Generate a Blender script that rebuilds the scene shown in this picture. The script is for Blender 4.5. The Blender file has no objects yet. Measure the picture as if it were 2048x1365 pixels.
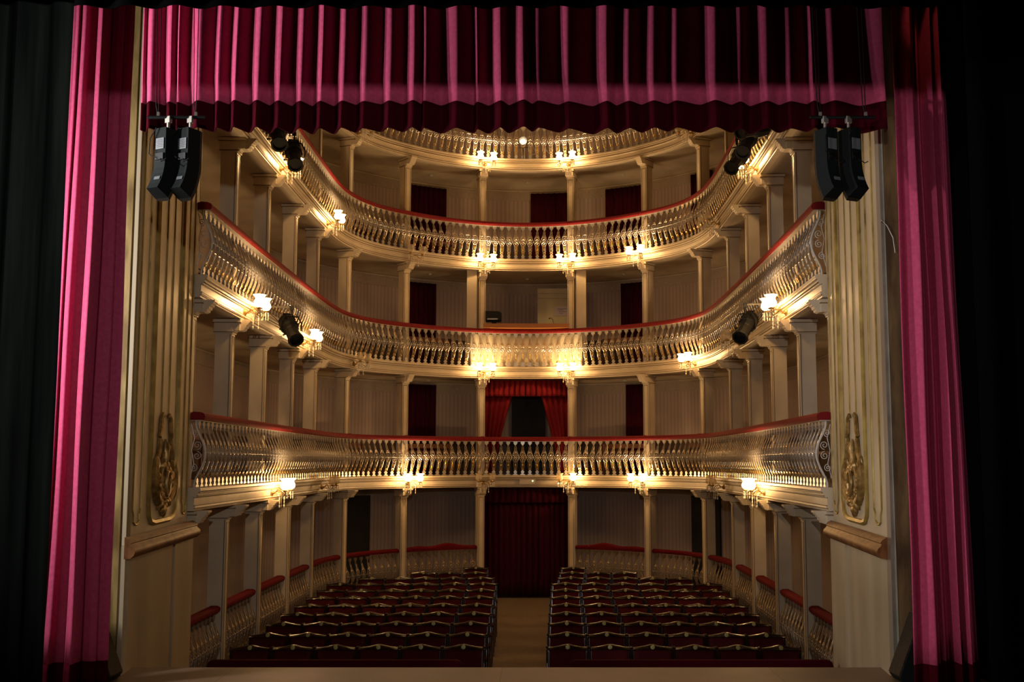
import bpy, math, random, bisect
from mathutils import Vector, Matrix
random.seed(7)
C = bpy.context.scene.collection
PI = math.pi

# ------------------------------------------------------------------ materials
def mat(name, col, rough=.5, metal=0, spec=.5, emit=None, estr=0, build=None, sheen=0, coat=0):
    m = bpy.data.materials.new(name); m.use_nodes = True
    nt = m.node_tree; b = nt.nodes['Principled BSDF']
    b.inputs['Base Color'].default_value = (*col, 1)
    b.inputs['Roughness'].default_value = rough
    b.inputs['Metallic'].default_value = metal
    b.inputs['Specular IOR Level'].default_value = spec
    if sheen:
        b.inputs['Sheen Weight'].default_value = sheen
        b.inputs['Sheen Roughness'].default_value = .4
        b.inputs['Sheen Tint'].default_value = (min(1, col[0]*2.2), min(1, col[1]*2+.05), min(1, col[2]*2.2), 1)
    if coat: b.inputs['Coat Weight'].default_value = coat
    if emit:
        b.inputs['Emission Color'].default_value = (*emit, 1); b.inputs['Emission Strength'].default_value = estr
    if build: build(nt, b)
    return m
def noise_col(c1, c2, scale=3, detail=5, stretch=(1,1,1), bump=0, lo=.35, hi=.65):
    def f(nt, b):
        tc = nt.nodes.new('ShaderNodeTexCoord'); mp = nt.nodes.new('ShaderNodeMapping')
        mp.inputs['Scale'].default_value = stretch
        n = nt.nodes.new('ShaderNodeTexNoise'); n.inputs['Scale'].default_value = scale; n.inputs['Detail'].default_value = detail
        r = nt.nodes.new('ShaderNodeValToRGB')
        r.color_ramp.elements[0].color = (*c1, 1); r.color_ramp.elements[1].color = (*c2, 1)
        r.color_ramp.elements[0].position = lo; r.color_ramp.elements[1].position = hi
        nt.links.new(tc.outputs['Object'], mp.inputs['Vector']); nt.links.new(mp.outputs['Vector'], n.inputs['Vector'])
        nt.links.new(n.outputs['Fac'], r.inputs['Fac']); nt.links.new(r.outputs['Color'], b.inputs['Base Color'])
        if bump:
            bp = nt.nodes.new('ShaderNodeBump'); bp.inputs['Strength'].default_value = bump
            nt.links.new(n.outputs['Fac'], bp.inputs['Height']); nt.links.new(bp.outputs['Normal'], b.inputs['Normal'])
    return f
def wallpaper(nt, b):
    uv = nt.nodes.new('ShaderNodeUVMap'); sp = nt.nodes.new('ShaderNodeSeparateXYZ')
    nt.links.new(uv.outputs['UV'], sp.inputs[0])
    def mth(op, a, v=None, w=None):
        m = nt.nodes.new('ShaderNodeMath'); m.operation = op
        for i, q in enumerate((a, v, w)):
            if q is None: continue
            if hasattr(q, 'links'): nt.links.new(q, m.inputs[i])
            else: m.inputs[i].default_value = q
        return m.outputs[0]
    s1 = mth('SINE', mth('MULTIPLY', sp.outputs[0], 2*PI/.085))
    s2 = mth('SINE', mth('MULTIPLY', sp.outputs[0], 2*PI/.028))
    st = mth('ADD', mth('MULTIPLY', mth('GREATER_THAN', s1, .35), .6), mth('MULTIPLY', s2, .18))
    n = nt.nodes.new('ShaderNodeTexNoise'); n.inputs['Scale'].default_value = 26; n.inputs['Detail'].default_value = 3
    nt.links.new(uv.outputs['UV'], n.inputs['Vector'])
    f = mth('ADD', st, mth('MULTIPLY', n.outputs['Fac'], .25))
    r = nt.nodes.new('ShaderNodeValToRGB')
    r.color_ramp.elements[0].color = (.41, .32, .285, 1); r.color_ramp.elements[1].color = (.29, .215, .19, 1)
    nt.links.new(f, r.inputs['Fac']); nt.links.new(r.outputs['Color'], b.inputs['Base Color'])
def frieze(nt, b):
    uv = nt.nodes.new('ShaderNodeUVMap')
    mp = nt.nodes.new('ShaderNodeMapping'); mp.inputs['Scale'].default_value = (1, 1, 1)
    v = nt.nodes.new('ShaderNodeTexVoronoi'); v.inputs['Scale'].default_value = 19; v.feature = 'F1'
    w = nt.nodes.new('ShaderNodeMath'); w.operation = 'SINE'
    k = nt.nodes.new('ShaderNodeMath'); k.operation = 'MULTIPLY'; k.inputs[1].default_value = 26
    nt.links.new(uv.outputs['UV'], mp.inputs[0]); nt.links.new(mp.outputs[0], v.inputs['Vector'])
    nt.links.new(v.outputs['Distance'], k.inputs[0]); nt.links.new(k.outputs[0], w.inputs[0])
    r = nt.nodes.new('ShaderNodeValToRGB')
    r.color_ramp.elements[0].color = (.30, .24, .19, 1); r.color_ramp.elements[1].color = (.45, .37, .29, 1)
    nt.links.new(w.outputs[0], r.inputs['Fac']); nt.links.new(r.outputs['Color'], b.inputs['Base Color'])
def boards(nt, b):
    tc = nt.nodes.new('ShaderNodeTexCoord')
    br = nt.nodes.new('ShaderNodeTexBrick'); br.inputs['Scale'].default_value = 1
    br.inputs['Brick Width'].default_value = 2.4; br.inputs['Row Height'].default_value = 1.2; br.inputs['Mortar Size'].default_value = .004
    br.inputs['Color1'].default_value = (.155, .092, .06, 1); br.inputs['Color2'].default_value = (.13, .076, .048, 1); br.inputs['Mortar'].default_value = (.05, .03, .02, 1)
    n = nt.nodes.new('ShaderNodeTexNoise'); n.inputs['Scale'].default_value = 2.2; n.inputs['Detail'].default_value = 8
    mx = nt.nodes.new('ShaderNodeMix'); mx.data_type = 'RGBA'; mx.blend_type = 'MULTIPLY'; mx.inputs[0].default_value = .6
    r = nt.nodes.new('ShaderNodeValToRGB'); r.color_ramp.elements[0].color = (.5, .5, .5, 1); r.color_ramp.elements[0].position = .3; r.color_ramp.elements[1].position = .7
    nt.links.new(tc.outputs['Object'], br.inputs['Vector']); nt.links.new(tc.outputs['Object'], n.inputs['Vector'])
    nt.links.new(n.outputs['Fac'], r.inputs['Fac'])
    nt.links.new(br.outputs['Color'], mx.inputs[6]); nt.links.new(r.outputs['Color'], mx.inputs[7]); nt.links.new(mx.outputs[2], b.inputs['Base Color'])

M = {}
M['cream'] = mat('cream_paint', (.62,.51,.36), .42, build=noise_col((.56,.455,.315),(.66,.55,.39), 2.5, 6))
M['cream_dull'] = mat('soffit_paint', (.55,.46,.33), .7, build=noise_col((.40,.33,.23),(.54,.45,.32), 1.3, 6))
M['pil'] = mat('pilaster_paint', (.5,.42,.28), .5, build=noise_col((.42,.345,.22),(.54,.455,.31), 2, 8, (1,1,.25)))
M['dado'] = mat('dado_paint', (.40,.33,.21), .5, build=noise_col((.33,.27,.17),(.44,.36,.24), 2, 8, (1,1,.25)))
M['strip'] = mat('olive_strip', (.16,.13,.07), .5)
M['white'] = mat('pale_plaster', (.42,.42,.34), .6, build=noise_col((.30,.30,.24),(.46,.46,.38), 5, 8, lo=.3))
M['line'] = mat('brown_line', (.16,.09,.03), .5)
M['gold'] = mat('old_gold', (.36,.25,.06), .45, .35, build=noise_col((.27,.17,.04),(.45,.33,.08), 6, 4))
M['bronze'] = mat('gilded_wood', (.36,.19,.075), .5, 0, .25, build=noise_col((.11,.042,.012),(.22,.095,.03), 7, 6, (3,1,1)))
M['relief'] = mat('gilt_relief', (.30,.18,.06), .4, .5, build=noise_col((.16,.09,.02),(.42,.27,.09), 14, 5))
M['jamb'] = mat('bare_wood', (.2,.13,.05), .6, build=noise_col((.07,.04,.015),(.20,.13,.05), 2.4, 9, (4,4,.7), .2))
M['jambg'] = mat('gilded_jamb', (.45,.32,.11), .45, .25, build=noise_col((.18,.11,.03),(.42,.30,.11), 3, 8, (3,3,.8), .15))
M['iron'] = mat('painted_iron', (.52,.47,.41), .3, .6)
M['irond'] = mat('stalls_shaded_iron', (.26,.20,.14), .35, .4)  # darker copy of the iron, the shade of the stalls put into its colour
M['ironw'] = mat('white_iron', (.62,.60,.55), .4, .1)
M['leaf'] = mat('gold_leaf', (.55,.36,.12), .35, .6)
M['redpad'] = mat('red_velvet', (.18,.006,.007), .8, spec=.25, sheen=.12)
M['dred'] = mat('dark_red_cloth', (.05,.003,.007), .95, spec=.1, sheen=.05, build=noise_col((.025,.0015,.004),(.06,.003,.009), 9, 3, (6,6,.3)))
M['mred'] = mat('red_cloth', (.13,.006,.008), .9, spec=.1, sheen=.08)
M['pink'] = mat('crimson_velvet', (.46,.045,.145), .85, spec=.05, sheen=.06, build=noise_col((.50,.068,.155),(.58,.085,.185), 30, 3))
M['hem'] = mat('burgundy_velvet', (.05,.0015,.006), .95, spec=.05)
M['black'] = mat('black_drape', (.0025,.0025,.0025), .95, spec=0)
M['leg'] = mat('green_black_drape', (.028,.034,.03), .95, spec=0, build=noise_col((.014,.018,.017),(.032,.042,.038), 3, 3, (5,5,.3)))
M['blackm'] = mat('black_metal', (.005,.0045,.004), .6, spec=.25)
M['spk'] = mat('speaker_black', (.005,.008,.008), .7, spec=.15)
M['grille'] = mat('speaker_grille', (.03,.022,.015), .7, spec=.2, build=noise_col((.018,.013,.009),(.04,.03,.02), 60, 2))
M['label'] = mat('label_white', (.12,.14,.15), .5)
M['wp'] = mat('striped_wallpaper', (.3,.25,.22), .8, build=wallpaper)
M['fr'] = mat('wallpaper_frieze', (.3,.25,.2), .8, build=frieze)
M['carpet'] = mat('carpet', (.16,.11,.07), .95, build=noise_col((.13,.088,.05),(.19,.13,.078), 40, 4))
M['stage'] = mat('stage_boards', (.2,.13,.09), .55, build=boards)
M['wood'] = mat('varnished_wood', (.02,.007,.004), .2, coat=.35, build=noise_col((.010,.004,.002),(.028,.010,.005), 6, 5, (1,6,6)))
M['velv'] = mat('burgundy_seat', (.060,.004,.006), .9, spec=.15, sheen=.08)
M['disc'] = mat('number_disc', (.34,.29,.10), .5, .2)
M['brass'] = mat('brass', (.45,.28,.10), .3, .85)
M['door'] = mat('dark_opening', (.008,.006,.005), .7)  # near-black colour standing for the darkness inside open doorways
M['orange'] = mat('orange_wood', (.42,.15,.03), .45)
M['paper'] = mat('lilac_paper', (.42,.36,.42), .8)
M['ink'] = mat('ink', (.16,.13,.17), .8)
M['boxg'] = mat('lightbox_case', (.55,.45,.36), .4)
M['led'] = mat('green_led', (.2,.6,.2), .4, emit=(.55,1,.35), estr=4)
M['steel'] = mat('grey_steel', (.40,.38,.33), .4, .7)
M['panelp'] = mat('cream_board', (.62,.55,.38), .5)
M['partition'] = mat('olive_cream_board', (.42,.37,.24), .6)
M['wains'] = mat('brown_wainscot', (.055,.026,.015), .5)
M['ebench'] = mat('brown_bench', (.13,.045,.02), .4)
def glass_mat(name, lit):
    m = bpy.data.materials.new(name); m.use_nodes = True; nt = m.node_tree
    b = nt.nodes['Principled BSDF']; out = nt.nodes['Material Output']
    b.inputs['Base Color'].default_value = (.75,.66,.5,1); b.inputs['Roughness'].default_value = .3
    if lit:
        b.inputs['Emission Color'].default_value = (1,.72,.36,1); b.inputs['Emission Strength'].default_value = 9
    t = nt.nodes.new('ShaderNodeBsdfTransparent'); t.inputs[0].default_value = (1,.9,.7,1)
    mx = nt.nodes.new('ShaderNodeMixShader'); mx.inputs[0].default_value = .45
    nt.links.new(t.outputs[0], mx.inputs[1]); nt.links.new(b.outputs[0], mx.inputs[2]); nt.links.new(mx.outputs[0], out.inputs[0])
    return m
M['shade_on'] = glass_mat('frosted_glass_lit', True)
M['shade_off'] = glass_mat('frosted_glass', False)
M['crystal'] = mat('crystal', (.75,.68,.55), .08, .0, spec=1.0)
M['bulb'] = mat('lit_bulb', (1,.9,.7), .3, emit=(1,.85,.6), estr=30)

# ------------------------------------------------------------------ mesh builder
class MB:
    def __init__(s): s.v = []; s.f = []; s.m = []; s.uv = None
    def add(s, vs, fs, mi=0):
        o = len(s.v); s.v += [tuple(v) for v in vs]; s.f += [tuple(i+o for i in f) for f in fs]; s.m += [mi]*len(fs)
    def box(s, c, d, rz=0, mi=0, M4=None):
        x, y, z = d[0]/2, d[1]/2, d[2]/2; vs = []
        cr, sr = math.cos(rz), math.sin(rz)
        for a in (-x, x):
            for b in (-y, y):
                for e in (-z, z):
                    vs.append((c[0]+a*cr-b*sr, c[1]+a*sr+b*cr, c[2]+e))
        if M4: vs = [M4 @ Vector(v) for v in vs]
        s.add(vs, [(0,1,3,2),(4,6,7,5),(0,4,5,1),(2,3,7,6),(0,2,6,4),(1,5,7,3)], mi); return s
    def prism(s, poly, axis, a, b, mi=0, fn=None):
        # poly 2D extruded from a to b along axis ('x','y','z')
        def mk(p, t):
            return {'x': (t, p[0], p[1]), 'y': (p[0], t, p[1]), 'z': (p[0], p[1], t)}[axis]
        n = len(poly); vs = [mk(p, a) for p in poly]+[mk(p, b) for p in poly]
        if fn: vs = [fn(v) for v in vs]
        s.add(vs, [tuple(range(n))[::-1], tuple(range(n, 2*n))]+[(i, (i+1) % n, n+(i+1) % n, n+i) for i in range(n)], mi); return s
    def tube(s, pts, r, n=6, mi=0, caps=True, flat=None):
        pts = [Vector(p) for p in pts]; rs = r if isinstance(r, (list, tuple)) else [r]*len(pts)
        rings = []; up = None
        for i, p in enumerate(pts):
            t = (pts[min(i+1, len(pts)-1)]-pts[max(i-1, 0)])
            if t.length < 1e-9: t = Vector((0,0,1))
            t.normalize()
            if up is None:
                up = Vector((0,0,1)) if abs(t.z) < .9 else Vector((0,1,0))
            side = t.cross(up)
            if side.length < 1e-6: side = t.cross(Vector((1,0,0)))
            side.normalize(); up = side.cross(t).normalized()
            rings.append([p+(side*math.cos(2*PI*k/n)+up*math.sin(2*PI*k/n))*rs[i] for k in range(n)])
        vs = [v for ring in rings for v in ring]; fs = []
        for i in range(len(rings)-1):
            for k in range(n):
                fs.append((i*n+k, i*n+(k+1) % n, (i+1)*n+(k+1) % n, (i+1)*n+k))
        if caps: fs += [tuple(range(n))[::-1], tuple(range((len(rings)-1)*n, len(rings)*n))]
        s.add(vs, fs, mi); return s
    def lathe(s, prof, n=16, c=(0,0,0), mi=0, fn=None, wave=0, wn=6):
        vs = []; fs = []
        for i, (r, z) in enumerate(prof):
            for k in range(n):
                a = 2*PI*k/n
                rr = r*(1+(wave*(i/len(prof))**3*math.cos(wn*a) if wave else 0))
                v = Vector((rr*math.cos(a), rr*math.sin(a), z))
                if fn: v = fn(v)
                vs.append((v[0]+c[0], v[1]+c[1], v[2]+c[2]))
        for i in range(len(prof)-1):
            for k in range(n):
                fs.append((i*n+k, i*n+(k+1) % n, (i+1)*n+(k+1) % n, (i+1)*n+k))
        if prof[0][0] > 1e-4: fs.append(tuple(range(n))[::-1])
        if prof[-1][0] > 1e-4 and not wave: fs.append(tuple(range((len(prof)-1)*n, len(prof)*n)))
        s.add(vs, fs, mi); return s
    def blob(s, c, d, n=8, mi=0, M4=None):
        prof = [(math.sin(PI*i/6), -math.cos(PI*i/6)) for i in range(7)]
        vs = []; fs = []
        for r, z in prof:
            for k in range(n):
                a = 2*PI*k/n; vs.append(Vector((r*math.cos(a)*d[0]/2, r*math.sin(a)*d[1]/2, z*d[2]/2)))
        if M4: vs = [M4 @ v for v in vs]
        vs = [(v[0]+c[0], v[1]+c[1], v[2]+c[2]) for v in vs]
        for i in range(6):
            for k in range(n): fs.append((i*n+k, i*n+(k+1) % n, (i+1)*n+(k+1) % n, (i+1)*n+k))
        s.add(vs, fs, mi); return s
    def grid(s, rows, mi=0, close=False):
        # rows: list of lists of points
        n = len(rows[0]); vs = [p for r in rows for p in r]; fs = []
        for i in range(len(rows)-1):
            for k in range(n-1 if not close else n):
                fs.append((i*n+k, i*n+(k+1) % n, (i+1)*n+(k+1) % n, (i+1)*n+k))
        s.add(vs, fs, mi); return s
    def build(s, name, mats, parent=None, smooth=False, weld=False, solid=0):
        me = bpy.data.meshes.new(name); me.from_pydata(s.v, [], s.f); me.update()
        if not isinstance(mats, (list, tuple)): mats = [mats]
        for m in mats: me.materials.append(m)
        for p, mi in zip(me.polygons, s.m): p.material_index = mi; p.use_smooth = smooth
        import bmesh
        bm = bmesh.new(); bm.from_mesh(me)
        if weld: bmesh.ops.remove_doubles(bm, verts=bm.verts, dist=1e-4)
        bmesh.ops.recalc_face_normals(bm, faces=bm.faces); bm.to_mesh(me); bm.free()
        if s.uv:
            u = me.uv_layers.new(name='UVMap')
            for lp in me.loops: u.data[lp.index].uv = s.uv[lp.vertex_index]
        if smooth:
            try: me.set_sharp_from_angle(angle=math.radians(42))
            except Exception: pass
        o = bpy.data.objects.new(name, me); C.objects.link(o)
        if parent: o.parent = parent
        if solid:
            md = o.modifiers.new('solid', 'SOLIDIFY'); md.thickness = solid; md.offset = 0
        return o
def tag(o, label=None, cat=None, group=None, kind=None):
    if label: o['label'] = label
    if cat: o['category'] = cat
    if group: o['group'] = group
    if kind: o['kind'] = kind
    return o
def thing(name, label, cat, loc=(0,0,0), rz=0, group=None):
    o = bpy.data.objects.new(name, None); C.objects.link(o); o.empty_display_size = .1
    o.location = loc; o.rotation_euler = (0,0,rz); return tag(o, label, cat, group)
def struct(o): o['kind'] = 'structure'; return o
KIDS = {}
def dup(root, loc, rz, label, group=None):
    def cp(o, parent=None):
        c = o.copy(); C.objects.link(c)
        if parent is not None: c.parent = parent
        for ch in list(o.children): cp(ch, c)
        return c
    r = cp(root); r.location = loc; r.rotation_euler = (0,0,rz); r['label'] = label
    if group: r['group'] = group
    return r

# ------------------------------------------------------------------ plan of the horseshoe
HALF = [(0,22.6),(0.7,22.53),(1.3,22.33),(2.0,21.97),(2.6,21.5),(3.1,20.98),(3.42,20.4),(3.6,19.75),(3.67,19.0),(3.68,18.0),(3.67,16.5),(3.65,15.0),(3.62,13.5),(3.585,12.2),(3.56,11.4)]
def crm(p0, p1, p2, p3, t):
    return tuple(.5*((2*b)+(-a+c)*t+(2*a-5*b+4*c-d)*t*t+(-a+3*b-3*c+d)*t**3) for a, b, c, d in zip(p0, p1, p2, p3))
ctrl = [(-x, y) for x, y in reversed(HALF)]+HALF[1:]
pts = []
for i in range(len(ctrl)-1):
    p0 = ctrl[max(i-1, 0)]; p3 = ctrl[min(i+2, len(ctrl)-1)]
    for k in range(16): pts.append(crm(p0, ctrl[i], ctrl[i+1], p3, k/16))
pts.append(ctrl[-1])
cum = [0]
for a, b in zip(pts, pts[1:]): cum.append(cum[-1]+math.hypot(b[0]-a[0], b[1]-a[1]))
L = cum[-1]; S0 = .1    # S0: shift against the surveyed arc lengths
def q_(s):
    s = min(max(s, 0), L); i = min(max(bisect.bisect(cum, s)-1, 0), len(pts)-2); t = (s-cum[i])/(cum[i+1]-cum[i])
    return pts[i][0]+(pts[i+1][0]-pts[i][0])*t, pts[i][1]+(pts[i+1][1]-pts[i][1])*t
def P(s, r=0, e=.12):
    x, y = q_(s); a = q_(s-e); b = q_(s+e); dx, dy = b[0]-a[0], b[1]-a[1]; l = math.hypot(dx, dy); dx /= l; dy /= l
    return x+r*dy, y-r*dx, math.atan2(dy, dx)
def stations(a, b, step=.12):
    n = max(2, int((b-a)/step)+1); return [a+(b-a)*i/(n-1) for i in range(n)]
def sweep(mb, prof, a, b, z0=0, mi=0, step=.12, closed=True, caps=True, dr=0):
    """prof = [(r,z)], r>0 towards the hall"""
    ss = stations(a, b, step); n = len(prof); vs = []; fs = []
    for s_ in ss:
        for r, z in prof:
            p = P(s_, r+dr, .3); vs.append((p[0], p[1], z0+z))
    for i in range(len(ss)-1):
        for k in range(n if closed else n-1):
            fs.append((i*n+k, i*n+(k+1) % n, (i+1)*n+(k+1) % n, (i+1)*n+k))
    if caps and closed: fs += [tuple(range(n))[::-1], tuple(range((len(ss)-1)*n, len(ss)*n))]
    mb.add(vs, fs, mi); return ss
TZ = [1.56, 4.02, 6.51, 8.88]          # gallery ledge heights
SOF = .27                              # ledge depth
COL = [.23, 1.86, 3.58, 5.35, 7.1, 8.9, 10.53, 12.33]
COLS = COL+[L-c for c in reversed(COL)]
def side(s):
    return 'left' if s < L/2 else 'right'
ORD = ['first', 'second', 'third', 'fourth', 'fifth', 'sixth', 'seventh', 'eighth']
LEV = ['stalls level', 'lowest gallery', 'middle gallery', 'third gallery up', 'topmost gallery']

# ------------------------------------------------------------------ floors, walls, ceiling
mb = MB(); mb.box((0, 3.6, -.05), (16, 11.2, .10)); 
st = struct(mb.build('floor', M['stage'])); st['label'] = 'brown wooden stage floor'
mb = MB(); mb.box((0, 9.16, -.7), (6.6, .06, 1.2)); struct(mb.build('wall_stage_front', M['line']))
mb = MB(); mb.add([(-6, 9.1, -1.32), (6, 9.1, -1.32), (6, 26, -1.19), (-6, 26, -1.19), (-6, 9.1, -1.6), (6, 9.1, -1.6), (6, 26, -1.6), (-6, 26, -1.6)],
  [(0,1,2,3),(4,7,6,5),(0,4,5,1),(1,5,6,2),(2,6,7,3),(3,7,4,0)]); struct(mb.build('floor', M['carpet']))
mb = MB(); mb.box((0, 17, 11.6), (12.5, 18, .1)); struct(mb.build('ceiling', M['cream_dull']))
# stage house: dark walls behind the camera and at the sides
mb = MB(); mb.box((-7.6, 3.4, 4), (.1, 11.5, 9)); struct(mb.build('wall_left', M['black']))
mb = MB(); mb.box((7.6, 3.4, 4), (.1, 11.5, 9)); struct(mb.build('wall_right', M['black']))
# back wall of the galleries, one continuous papered wall
WR = -1.75
def wall_band(name, m, z0, z1, dr, thick=.12, a=0, b=None):
    b = L if b is None else b
    mb = MB(); ss = stations(a, b, .15); uv = []
    for s_ in ss:
        for r, z in ((dr, z0), (dr, z1), (dr-thick, z1), (dr-thick, z0)):
            p = P(s_, r, .5); mb.v.append((p[0], p[1], z)); uv.append((s_*1.25, z))
    for i in range(len(ss)-1):
        for k in range(4):
            mb.f.append((i*4+k, i*4+(k+1) % 4, i*4+4+(k+1) % 4, i*4+4+k)); mb.m.append(0)
    mb.uv = uv; return mb.build(name, m)
struct(wall_band('wall_back', M['wp'], -1.3, 11.6, WR))
for z in TZ[:3]:
    struct(wall_band('baseboard_back', M['wains'], z, z+.78, WR+.02, .04))
for z in [1.29]+[t-SOF for t in TZ[1:]]:
    struct(wall_band('trim_1', M['fr'], z-.26, z-.03, WR+.012, .02))
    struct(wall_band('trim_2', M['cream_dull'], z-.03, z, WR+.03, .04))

# ------------------------------------------------------------------ galleries
led_prof = [(-.14,-.002),(.015,0),(.032,-.010),(.035,-.040),(.022,-.052),(.020,-.066),(.004,-.070),(.002,-.092),(-.010,-.098),(-.012,-.112),(-.034,-.124),(-.036,-.205),(-.024,-.214),(-.022,-.232),(-.040,-.244),(-.044,-.268),(-.14,-.268)]
gl = ['lowest', 'second', 'third', 'topmost']
for t, z in enumerate(TZ):
    g = thing('gallery', 'curved cream horseshoe ledge and floor of the %s gallery' % gl[t], 'gallery', (0, 22.6, z), group='gallery ledges')
    inv = Matrix.Translation((0, -22.6, -z))
    mb = MB(); sweep(mb, led_prof, 0, L, z, step=.1); mb.v = [tuple(inv @ Vector(v)) for v in mb.v]; o = mb.build('ledge', M['cream'], g, smooth=True)
    mb = MB()
    for (r, dz) in ((.022,-.059), (.004,-.095), (-.034,-.118), (-.028,-.208), (-.034,-.240)):
        sweep(mb, [(r+.005, dz+.005), (r+.005, dz-.005), (r-.01, dz-.005), (r-.01, dz+.005)], 0, L, z, step=.1)
    mb.v = [tuple(inv @ Vector(v)) for v in mb.v]; o = mb.build('line_moulding', M['line'], g); o['label'] = 'thin brown lines'
    mb = MB(); sweep(mb, [(-.13, 0), (-.13, -.262), (WR+.005, -.262), (WR+.005, 0)], 0, L, z, step=.15)
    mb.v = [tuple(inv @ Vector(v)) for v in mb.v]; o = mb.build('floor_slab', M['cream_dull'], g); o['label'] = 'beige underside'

# ------------------------------------------------------------------ balusters
BH = .755
def bulge(z):   # outward belly of the bombe profile
    u = z/BH
    a = math.sin(PI*min(1, max(0, (u-.04)/.92)))
    return .095*(a**1.6)*(1.0 if u > .48 else 1) 
def baluster_meshes():
    def f(x, z, y=0): return (x, y-bulge(z), z)       # hall is towards -y in the local frame
    mb = MB(); T = .0055
    def rod(ps, r=T, n=4): mb.tube([f(*p) for p in ps], r, n)
    # foot and urn
    mb.box((0, 0, .012), (.105, .03, .024))
    mb.prism([(-.03,.024),(.03,.024),(.022,.045),(.042,.062),(.036,.085),(.018,.1),(.012,.125),(-.012,.125),(-.018,.1),(-.036,.085),(-.042,.062),(-.022,.045)], 'y', -.014, .010)
    # lower frame
    for sx in (-1, 1):
        rod([(0,.135),(sx*.02,.155),(sx*.034,.18),(sx*.035,.24),(sx*.035,.295)], .0065)
        rod([(sx*.035,.295),(sx*.052,.33),(sx*.074,.395),(sx*.058,.455),(sx*.046,.495)], .007)
        rod([(sx*.046,.495),(sx*.036,.53),(sx*.021,.56),(sx*.019,.63),(sx*.008,.655)], .0065)
        rod([(0,.335),(sx*.026,.36),(sx*.034,.395),(sx*.026,.43),(0,.455)], .006)
        rod([(sx*.035,.295),(sx*.012,.345)]); rod([(sx*.046,.495),(sx*.012,.445)])
        rod([(sx*.074,.395),(0,.395)]); rod([(sx*.055,.34),(0,.395)]); rod([(sx*.06,.452),(0,.395)])
        rod([(sx*.046,.495),(0,.52)])
    rod([(-.035,.295),(.035,.295)]); rod([(-.046,.495),(.046,.495)]); rod([(0,.335),(0,.455)])
    mb.blob(f(0,.395), (.034,.02,.034), 6)
    mb.prism([(-.026,.50),(.026,.50),(.012,.545),(-.012,.545)], 'y', -.003, .003, fn=lambda v: f(v[0], v[2], v[1]))
    rod([(0,.655),(0,.68)], .009)
    # cap
    mb.prism([(-.018,.675),(.018,.675),(.026,.7),(.044,.712),(.044,BH),(-.044,BH),(-.044,.712),(-.026,.7)], 'y', -.018, .012)
    iron = mb
    mb2 = MB()
    for sx in (-1, 1): mb2.tube([f(sx*.012,.11), f(sx*.028,.125), f(sx*.024,.15), f(0,.16)], .009, 4)
    mb2.tube([f(0,.15), f(0,.3), f(0,.4), f(0,.5), f(0,.62)], .005, 4); mb2.blob(f(0,.23), (.028,.014,.07), 6)
    mb2.blob(f(0,.5), (.036,.014,.045), 6); mb2.blob(f(0,.6), (.014,.01,.05), 6)
    return iron, mb2
ir, lf = baluster_meshes()
o = ir.build('baluster', M['iron']); o2 = lf.build('gilt_leaf', M['leaf'])
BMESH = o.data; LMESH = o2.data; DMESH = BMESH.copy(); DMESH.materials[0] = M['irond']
bpy.data.objects.remove(o); bpy.data.objects.remove(o2)
def place_baluster(parent, inv, x, y, z, a, me=None):
    b = bpy.data.objects.new('baluster', me or BMESH); C.objects.link(b); b.parent = parent
    m = inv @ Matrix.Translation((x, y, z)) @ Matrix.Rotation(a, 4, 'Z'); b.matrix_local = m
    l = bpy.data.objects.new('gilt_leaf', LMESH); C.objects.link(l); l.parent = b; l['label'] = 'gilded leaf'
NB = {}
bounds = [0.0]+COLS[1:-1]+[L]
def bay_name(i, n):
    # i bay index 0..n-1
    c = n//2
    if i == c: return 'in the centre facing the stage'
    k = i if i < c else n-1-i
    return '%s bay from the stage, %s side' % (ORD[k], 'left' if i < c else 'right')
rail_prof = [(.05,-.006),(.072,.012),(.078,.042),(.064,.075),(.02,.092),(-.05,.096),(-.10,.08),(-.118,.04),(-.11,.0)]
gname = ['lowest gallery', 'second gallery', 'third gallery', 'topmost gallery']
nb_ = len(bounds)-1
for t, z in enumerate(TZ):
    for i in range(nb_):
        a, b = bounds[i], bounds[i+1]
        if t == 3 and (i < 4 or i > nb_-5): continue     # wholly above the valance
        mid = (a+b)/2; pm = P(mid, -.05)
        g = thing('balustrade', 'openwork balustrade with red rail, %s, %s' % (gname[t], bay_name(i, nb_)), 'balustrade', (pm[0], pm[1], z), pm[2], 'gallery balustrades')
        inv = (Matrix.Translation((pm[0], pm[1], z)) @ Matrix.Rotation(pm[2], 4, 'Z')).inverted()
        n = max(4, round((b-a)/.166))
        for k in range(n):
            s_ = a+(b-a)*(k+.5)/n; p = P(s_, -.045); place_baluster(g, inv, p[0], p[1], z, p[2])
        mb = MB(); sweep(mb, rail_prof, a+.004, b-.004, z+BH+.012, step=.08, dr=-.02)
        # small raised pad in front of the column at the bay end
        for e_ in ([b] if i < nb_-1 else []):
            p = P(e_, -.10); mb.blob((p[0], p[1], z+BH+.085), (.15, .13, .07), 10, 0)
        mb.v = [tuple(inv @ Vector(v)) for v in mb.v]; o = mb.build('hand_rail', M['redpad'], g, smooth=True); o['label'] = 'red velvet padding'
        mb = MB(); sweep(mb, [(.03,0),(.03,.012),(-.11,.012),(-.11,0)], a, b, z+BH, step=.1)
        mb.v = [tuple(inv @ Vector(v)) for v in mb.v]; mb.build('top_bar', M['iron'], g)

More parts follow.
